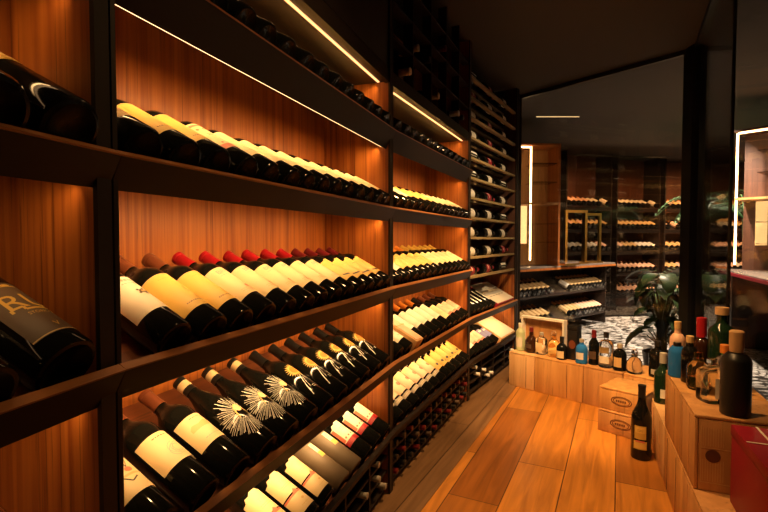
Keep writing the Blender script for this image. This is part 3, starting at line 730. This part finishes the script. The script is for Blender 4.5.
# tall bottle on the floor
mx = Matrix.Translation((1.265, 2.29, 0)) @ Matrix.Rotation(math.atan2(-2.3, -1.2) - .12, 4, 'Z')
bottle('gold_square', mx, 'tall dark bottle with gold labels standing on the plank floor')
# on the right-hand stack
RG = 'spirits standing on the right wooden cases'
UR = math.atan2(.39, .92) - .4
TZ = .4995
ux = lambda a_, b_: (u0 + ud * a_ + Vector((.923, -.384)) * b_)
def rb(a_, b_, z=TZ): v_ = ux(a_, b_); return v_.x, v_.y, z
gl0 = Vector((1.408, 2.36))
spirit('spirit_bottle', 'green glass bottle with pale label on the lower pale case', gl0.x, gl0.y, .2505, stdprof(.040, .14, .18, .015, .24), 'greenglass', [('cap', 'lathe', caplathe(.0165, .20, .25), 'grey'), ('label', 'wrap', (.0406, .8, .03, .075), 'silver')], group=RG)
spirit('spirit_bottle', 'pale pink tall bottle at the far end of the case', 1.262, 2.015, TZ, stdprof(.030, .14, .17, .012, .19), 'pink', [('cap', 'lathe', caplathe(.014, .19, .22), 'tan')], rot=UR, group=RG)
spirit('spirit_bottle', 'bright blue glass bottle on the right cases', 1.228, 1.962, TZ, stdprof(.033, .10, .12, .013, .125), 'blue', [('cap', 'lathe', caplathe(.015, .125, .142), 'blackcap')], rot=UR, group=RG)
spirit('spirit_bottle', 'slim dark bottle between blue bottle and crystal decanter', 1.228, 1.882, TZ, stdprof(.030, .115, .145, .012, .165), 'black', [('cap', 'lathe', caplathe(.014, .16, .185), 'tan'), ('label', 'wrap', (.0306, .8, .03, .08), 'brown')], rot=UR, group=RG)
spirit('decanter', 'amber-tinted crystal decanter behind the clear one', 1.205, 1.795, TZ, [(0, .006), (.034, 0), (.038, .01), (.038, .085), (.030, .10), (.018, .108), (.018, .118), (0, .118)], 'clear', [('stopper', 'lathe', [(0, .118), (.014, .12), (.014, .14), (0, .142)], 'amber'), ('whisky', 'lathe', [(0, .009), (.03, .010), (.033, .014), (.033, .05), (0, .05)], 'amber')], seg=12, rot=UR, group=RG)
spirit('decanter', 'clear square crystal decanter beside the corked black bottle', 1.16, 1.655, TZ, [(0, .006), (.034, 0), (.037, .008), (.037, .105), (.030, .115), (.02, .12), (.02, .13), (0, .13)], 'clear', [('stopper', 'lathe', [(0, .13), (.017, .132), (.017, .15), (0, .152)], 'clear'), ('label', 'wrap', (.042, .35, .02, .09), 'silver')], seg=16, sq=5, rot=UR, group=RG)
spirit('spirit_bottle', 'large matt black bottle with a cork stopper', 1.15, 1.528, TZ, stdprof(.043, .175, .20, .018, .215), 'black_satin', [('cork', 'lathe', [(0, .205), (.019, .206), (.021, .23), (.021, .272), (.017, .276), (0, .277)], 'cork')], rot=UR, group=RG)
spirit('spirit_bottle', 'dark bottle with a bright red cap behind the blue bottle', 1.33, 1.965, TZ, stdprof(.031, .13, .16, .014, .19), 'brownglass', [('cap', 'lathe', caplathe(.019, .165, .245), 'red')], rot=UR, group=RG)
spirit('spirit_bottle', 'big dark green bottle with cork behind the decanters', 1.36, 1.89, TZ, stdprof(.046, .20, .235, .018, .27), 'greenglass', [('cork', 'lathe', [(0, .27), (.024, .271), (.024, .30), (0, .302)], 'cork')], rot=UR, group=RG)
spirit('spirit_bottle', 'copper-topped clear bottle between decanters and corked black bottle', 1.27, 1.745, TZ, stdprof(.032, .11, .135, .013, .15), 'clear', [('cap', 'lathe', caplathe(.016, .15, .18), 'orange')], rot=UR, group=RG)
spirit('spirit_bottle', 'small green bottle behind the corked black bottle', 1.345, 1.785, TZ, stdprof(.030, .09, .11, .013, .13), 'clear', [('cap', 'lathe', caplathe(.022, .115, .16), 'green')], rot=UR, group=RG)
# open white-edged case behind the first spirits
v = fpt(-.035, .225)
e = empty('open_case', (v.x, v.y, .2506), FR); tag(e, 'open orange wooden case with white rim behind the first bottles', 'box')
w, h, d = .345, .235, .055
bx('back_board', (0, w, d - .008, d, 0, h), 'pine2', e)
bm = bmesh.new(); box(bm, 0, w, 0, d - .0085, 0, .014); box(bm, 0, w, 0, d - .0085, h - .014, h); box(bm, 0, .014, 0, d - .0085, .0145, h - .0145); box(bm, w - .014, w, 0, d - .0085, .0145, h - .0145)
obj('rim', bm, 'white', e)

# ------------------------------------------------------------------ the outer room
def outer_rack(a, b, label):
    mb, L = seg_matrix(a, b)          # depth to the left of a->b
    e = empty('bottle_rack'); e.matrix_world = mb; tag(e, label, 'wine rack', 'curved racks beyond the glass')
    bx('back_panel', (0, L, .30, .32, 0, CEIL - .02), 'wood_dark', e)
    for x in (0, L - .02): bx('side_panel', (x, x + .02, .0, .30, 0, CEIL - .02), 'rack', e)
    for z in OUTZ:
        S = Matrix(((1, 0, 0, 0), (0, math.cos(.42), -math.sin(.42), 0), (0, math.sin(.42), math.cos(.42), z), (0, 0, 0, 1)))
        bm = bmesh.new(); box(bm, .021, L - .021, 0, .30, -.02, 0, mx=S); sh = obj('shelf', bm, 'rackf', e)
        bm = bmesh.new(); box(bm, .021, L - .021, -.012, -.0005, -.055, 0, mx=S); obj('fascia', bm, 'rack', sh)
        yield_spots.append((mb @ S, L, 'row'))
    return e
yield_spots = []
OUTZ = (.22, .57, .90, 1.23, 1.56)
outer_rack((2.60, 6.75), (3.42, 7.10), 'dark wine rack beyond the glass, behind the gold stands')
outer_rack((3.52, 7.15), (4.35, 7.45), 'dark wine rack beyond the glass, behind the leafy plant')
outer_rack((4.44, 7.48), (5.14, 7.60), 'dark wine rack beyond the glass, beside the dark pillar')
outer_rack((5.24, 7.61), (6.20, 7.58), 'dark wine rack beyond the glass, seen past the pillar')
# counter with display shelves
mb, L = seg_matrix((1.36, 4.85), (2.83, 6.0))
e = empty('display_counter'); e.matrix_world = mb; tag(e, 'curved dark counter with bottle shelves beyond the back glass', 'counter')
bx('worktop', (-.35, L + .03, -.10, .62, .755, .79), 'counter', e, .004); bx('counter_body', (-.3, L, .32, .5, 0, .7545), 'rack', e)
bx('worktop_edge', (-.35, L + .03, -.106, -.1005, .748, .770), 'wood', e)
for x in (-.3, L - .02): bx('divider', (x, x + .02, .0, .3195, .02, .7545), 'rack', e)
for z in (.16, .46):
    S = Matrix(((1, 0, 0, 0), (0, math.cos(.42), -math.sin(.42), 0), (0, math.sin(.42), math.cos(.42), z), (0, 0, 0, 1)))
    bm = bmesh.new(); box(bm, -.279, L - .021, 0, .30, -.02, 0, mx=S); obj('shelf', bm, 'rackf', e)
    yield_spots.append((mb @ S, L, 'c'))
# bottles of the outer racks: hundreds, too many to build one by one
bm = bmesh.new(); rnd = random.Random(11)
for S, L, kd in yield_spots:
    n = int((L - .12) / .078)
    lm = rnd.choice([1, 2, 2, 3])
    for k in range(n):
        if rnd.random() < .04: continue
        if rnd.random() < .18: lm = rnd.choice([1, 2, 2, 3])
        if kd == 'c' and .35 < k / n < .52: continue
        m = S @ Matrix.Translation((.064 + k * (L - .128) / max(1, n - 1), .008, .0385)) @ Matrix.Rotation(-PI / 2, 4, 'X')
        lathe(bm, [(0, 0), (.036, 0), (.037, .05)], 8, 0, m); lathe(bm, [(.038, .05), (.038, .175)], 8, lm, m); lathe(bm, [(.037, .175), (.034, .195), (.015, .225)], 8, 0, m); lathe(bm, [(.0155, .225), (.0155, .29), (0, .29)], 8, 4 if lm != 1 else 0, m)
tag(obj('wall_rack_bottle', bm, ['black', 'white', 'pink', 'tan', 'orange']), 'many small bottles lying on the racks beyond the glass', 'bottle', kind='stuff')
# lit cabinet on the counter
def lit_cabinet(name, loc, rz, label, W_, lit=True):
    e = empty(name, loc, rz); tag(e, label, 'cabinet')
    bx('back_board', (0, W_, .28, .30, 0, 1.29), 'pine2' if lit else 'wood_dark', e)
    if lit: bx('side_board', (W_ + .0005, W_ + .02, 0, .30, 0, 1.29), 'wood', e)
    bx('top_board', (-.02, W_ + .02, 0, .30, 1.2905, 1.31), 'wood' if lit else 'wood_dark', e); bx('mid_shelf', (0, W_, .0, .2795, .66, .68), 'pine2', e)
    x0 = .062 if lit else .10
    bx('lit_panel', (x0, x0 + (.07 if lit else .09), .15 if lit else .262, .16 if lit else .2795, .24, .655), 'panel_glow', e)
    x1 = .115 if lit else .0
    bx('led_strip', (x1, x1 + .014, .02, .034, .06, 1.28), 'ledw', e)
    if lit: bx('led_strip', (.0, .11, .02, .035, 1.265, 1.28), 'ledw', e)
    else: bx('led_strip', (.02, W_, .0, .015, 1.27, 1.285), 'ledw', e)
    for j, z in enumerate((.25, .45, .9, 1.1)): bx('glass_shelf', (.16, W_ - .005, .03, .27, z, z + .008), 'glass2', e)
    bx('glass_door', (.16, W_ - .005, -.006, .0, .005, .655), 'glass2', e)
    return e
a_ = math.atan2(1.15, 1.47)
c1 = lit_cabinet('display_cabinet', (1.455, 5.05, .7905), .08, 'glass-fronted wooden cabinet with vertical light strip on the counter', .42)
# gold stands
for (x, y, w, h, lb) in ((2.12, 5.52, .30, .60, 'taller gold frame stand on the counter'), (2.44, 5.78, .26, .58, 'smaller gold frame stand behind the taller one')):
    e = empty('frame_stand', (x, y, .7905), a_ * .4); tag(e, lb, 'stand', 'gold frame stands on the counter')
    for s in (0, w - .03): bx('post', (s, s + .03, 0, .03, .02, h), 'goldmetal', e)
    bx('top_rail', (0, w, 0, .03, h, h + .03), 'goldmetal', e); bx('base_rail', (0, w, -.04, .07, 0, .0198), 'goldmetal', e)
bx_ = empty('tray', (1.98, 5.14, .7906), a_); tag(bx_, 'small metal tray lying on the counter', 'tray'); bx('tray_plate', (0, .30, 0, .12, 0, .02), 'goldmetal', bx_, .004); bx('tray_rim', (.01, .29, .01, .11, .0201, .03), 'counter', bx_)
# right: table with lit cabinet seen through the side glass
mb, L = seg_matrix((3.36, 4.70), (2.62, 3.02))
e = empty('side_table'); e.matrix_world = mb; tag(e, 'dark table with red edge seen through the side glass', 'table')
bx('tabletop', (-.1, L, .0, .70, .745, .78), 'counter', e, .003); bx('edge_band', (-.1, L, -.006, -.0005, .742, .768), 'crimson', e)
bx('leg', (-.08, -.02, .1, .6, 0, .7445), 'rack', e); bx('leg', (L - .42, L - .34, .06, .14, 0, .7445), 'rack', e)
c2 = lit_cabinet('display_cabinet', (3.27, 4.42, .7805), -.9, 'dark cabinet edged by a bright light strip, seen through the side glass', .55, False)
# paper bag under the table
e = empty('paper_bag', (4.30, 5.55, 0), .3); tag(e, 'white paper bag standing on the pebble floor past the table', 'bag')
bm = bmesh.new(); vs = box(bm, 0, .34, 0, .14, 0, .42)
for v_ in vs:
    if v_.co.z > .2: v_.co.y = .07 + (v_.co.y - .07) * .5
obj('bag_body', bm, 'paper', e)
bm = bmesh.new(); tube(bm, [(.10 + .14 * k / 8, .07, .42 + .07 * math.sin(PI * k / 8)) for k in range(9)], .004); obj('handle', bm, 'paper', e)
# leafy plant outside the glass
def leafy(name, loc, label, n, hmax, lw, seed):
    e = empty(name, loc); tag(e, label, 'plant'); rnd = random.Random(seed)
    bm = bmesh.new(); lathe(bm, [(0, 0), (.10, 0), (.125, .20), (.13, .22), (.118, .22), (.112, .19), (0, .19)], 24); obj('pot', bm, 'pot', e)
    bs, bl = bmesh.new(), bmesh.new()
    for k in range(n):
        a = rnd.uniform(0, 2 * PI); hh = rnd.uniform(.30, hmax); rr = rnd.uniform(.02, .11)
        top = Vector((rr * math.cos(a), rr * math.sin(a), hh))
        tube(bs, [Vector((.03 * math.cos(a), .03 * math.sin(a), .19)), Vector((rr * .35 * math.cos(a), rr * .35 * math.sin(a), .19 + (hh - .19) * .6)), top], .004, 5)
        W_ = lw * rnd.uniform(.7, 1.15); Ln = W_ * 1.5; out = Vector((math.cos(a), math.sin(a), 0)); sd_ = Vector((-math.sin(a), math.cos(a), 0)); m = 8; rows_ = []
        droop = rnd.uniform(.3, 1.0)
        for i in range(m + 1):
            f = i / m; wd = W_ * .5 * (math.sin(PI * min(1, f * .92 + .08)) ** .75) + .0008
            c = top + out * (Ln * f * math.cos(droop * f)) + Vector((0, 0, .02 - Ln * f * math.sin(droop * f)))
            notch = 1 - (.18 if i % 2 else 0)
            rows_.append([bl.verts.new(c + sd_ * wd * q * notch + Vector((0, 0, abs(q) * wd * .25))) for q in (-1, -.5, 0, .5, 1)])
        for p_, q_ in zip(rows_, rows_[1:]):
            for i in range(4): f = bl.faces.new((p_[i], p_[i + 1], q_[i + 1], q_[i])); f.smooth = True
    obj('stem', bs, 'stem', e); obj('foliage', bl, 'leaf', e)
leafy('potted_plant', (2.10, 3.55, 0), 'dark leafy potted plant just beyond the glass beside the pillar', 62, .86, .12, 4)
leafy('potted_plant', (3.05, 5.0, 0), 'bushy potted plant under the table seen through side glass', 26, .55, .14, 8)
# palm
e = empty('potted_palm', (3.98, 5.22, 0)); tag(e, 'potted palm with arching fronds beside the lit cabinet', 'plant')
bm = bmesh.new(); lathe(bm, [(0, 0), (.15, 0), (.18, .32), (.165, .32), (.155, .28), (0, .28)], 24); obj('pot', bm, 'pot', e)
bm = bmesh.new(); tube(bm, [(0, 0, .28), (.02, 0, .8), (.0, .01, 1.3)], .03, 8, 0, .02); obj('trunk', bm, 'stem', e)
bm = bmesh.new(); rnd = random.Random(2)
for k in range(13):
    a = 2 * PI * k / 13 + rnd.uniform(-.2, .2); out = Vector((math.cos(a), math.sin(a), 0)); sd_ = Vector((-math.sin(a), math.cos(a), 0)); ln = rnd.uniform(.6, .85); up = rnd.uniform(.25, .5)
    spine = [Vector((0, 0, 1.3)) + out * ln * f + Vector((0, 0, up * math.sin(f * 2.2) - .25 * f * f)) for f in [i / 18 for i in range(19)]]
    tube(bm, spine, .004, 4)
    for i in range(3, 19):
        f = i / 18; ll = .26 * math.sin(PI * (f * .85 + .1))
        for s in (-1, 1):
            b_ = spine[i]; tip = b_ + sd_ * s * ll * .8 + out * ll * .55 + Vector((0, 0, -.25 * ll)); mid = (b_ + tip) / 2 + Vector((0, 0, .03))
            w_ = out * .008
            p4 = [bm.verts.new(q) for q in (b_ - w_ * .6, mid - w_, tip, mid + w_, b_ + w_ * .6)]
            bm.faces.new((p4[0], p4[1], p4[3], p4[4])); bm.faces.new((p4[1], p4[2], p4[3]))
obj('foliage', bm, 'leaf2', e)
e = empty('glass_partition', (2.62, 6.50, 0), .12); tag(e, 'clear glass panel standing in front of the far racks', 'glass panel')
bx('pane', (.01, 1.33, .0, .010, .02, 2.22), 'glass2', e); bm = bmesh.new(); box(bm, 0, 1.34, -.004, .014, 2.2205, 2.235); box(bm, 0, 1.34, -.01, .02, 0, .0195); obj('edge_rail', bm, 'steel', e)
# slim light bar at the outer ceiling
bx_ = bx('light_bar', (1.60, 2.05, 5.0, 5.006, CEIL - .010, CEIL - .003), 'panel_glow'); tag(bx_, 'thin glowing line on the dark ceiling beyond the glass', 'lamp')

# ------------------------------------------------------------------ lights
def spot(name, loc, target, power, size=70, blend=.6, col=(1, .54, .20), rad=.04, fixture=True):
    li = bpy.data.lights.new(name, 'SPOT'); li.energy = power; li.spot_size = math.radians(size); li.spot_blend = blend; li.color = col; li.shadow_soft_size = rad
    o = bpy.data.objects.new(name, li); C.objects.link(o); o.location = loc
    o.rotation_euler = (Vector(target) - Vector(loc)).to_track_quat('-Z', 'Y').to_euler()
    if not fixture: return o
    e = empty('ceiling_spotlight', loc); tag(e, 'small black ceiling spotlight above ' + name, 'lamp')
    bm = bmesh.new(); lathe(bm, [(.05, .015), (.05, .09), (0, .09)], 16); obj('housing', bm, 'black_satin', e)
    return o
spot('the aisle planks', (.55, 1.9, CEIL - .10), (.75, 2.45, 0), 140, 75)
spot('the back cases', (.75, 2.2, CEIL - .10), (1.25, 3.2, .15), 260, 55)
spot('the stacked side cases', (.15, 1.15, CEIL - .10), (1.1, 1.6, .3), 60, 60)
def area(name, loc, target, sx, sy, power, col):
    li = bpy.data.lights.new(name, 'AREA'); li.shape = 'RECTANGLE'; li.size = sx; li.size_y = sy; li.energy = power; li.color = col
    o = bpy.data.objects.new(name, li); C.objects.link(o); o.location = loc
    o.rotation_euler = (Vector(target) - Vector(loc)).to_track_quat('-Z', 'Y').to_euler()
    return o
for k, (x, y) in enumerate([(2.75, 5.75), (3.75, 6.2), (4.7, 6.5)]):
    spot(f'the far racks, {ORD[k]} from counter', (x, y, CEIL - .10), (x + .35, y + 1.1, 1.0), 190, 100, .8, (1, .54, .22), fixture=False)
for k, (x, y, p_) in enumerate([(2.9, 4.4, 560), (3.9, 5.6, 560), (2.9, 3.2, 420)]):
    spot(f'the pebble floor, {ORD[k]} from counter', (x, y, CEIL - .10), (x + .2, y + .5, 0), p_, 120, .8, (1, .80, .60), fixture=False)
spot('the sun-painted bottles', (.62, .95, CEIL - .10), (-.22, 1.35, .6), 25, 78)
spot('the middle rack', (.95, 2.05, CEIL - .10), (.25, 2.6, .6), 24, 60)
spot('the slatted rack, added to brighten it', (1.15, 2.35, CEIL - .10), (.90, 3.60, 1.05), 115, 60, .8, (1, .68, .36))  # unseen spotlight added to brighten the slats and sideways bottles

w = bpy.data.worlds.new('World'); bpy.context.scene.world = w; w.use_nodes = True
w.node_tree.nodes['Background'].inputs[0].default_value = (.5, .4, .32, 1); w.node_tree.nodes['Background'].inputs[1].default_value = .0

# ------------------------------------------------------------------ camera
cam = bpy.data.cameras.new('Camera'); co = bpy.data.objects.new('Camera', cam); C.objects.link(co)
cam.sensor_width = 36; cam.lens = 472 / 768 * 36; cam.clip_start = .01
co.location = (0, 0, H); co.rotation_euler = (math.radians(90) - math.atan(16 / 472), 0, 0)
bpy.context.scene.camera = co
vs_ = bpy.context.scene.view_settings
vs_.view_transform = 'Standard'; vs_.look = 'None'; vs_.gamma = 1; vs_.use_curve_mapping = False; vs_.exposure = 0
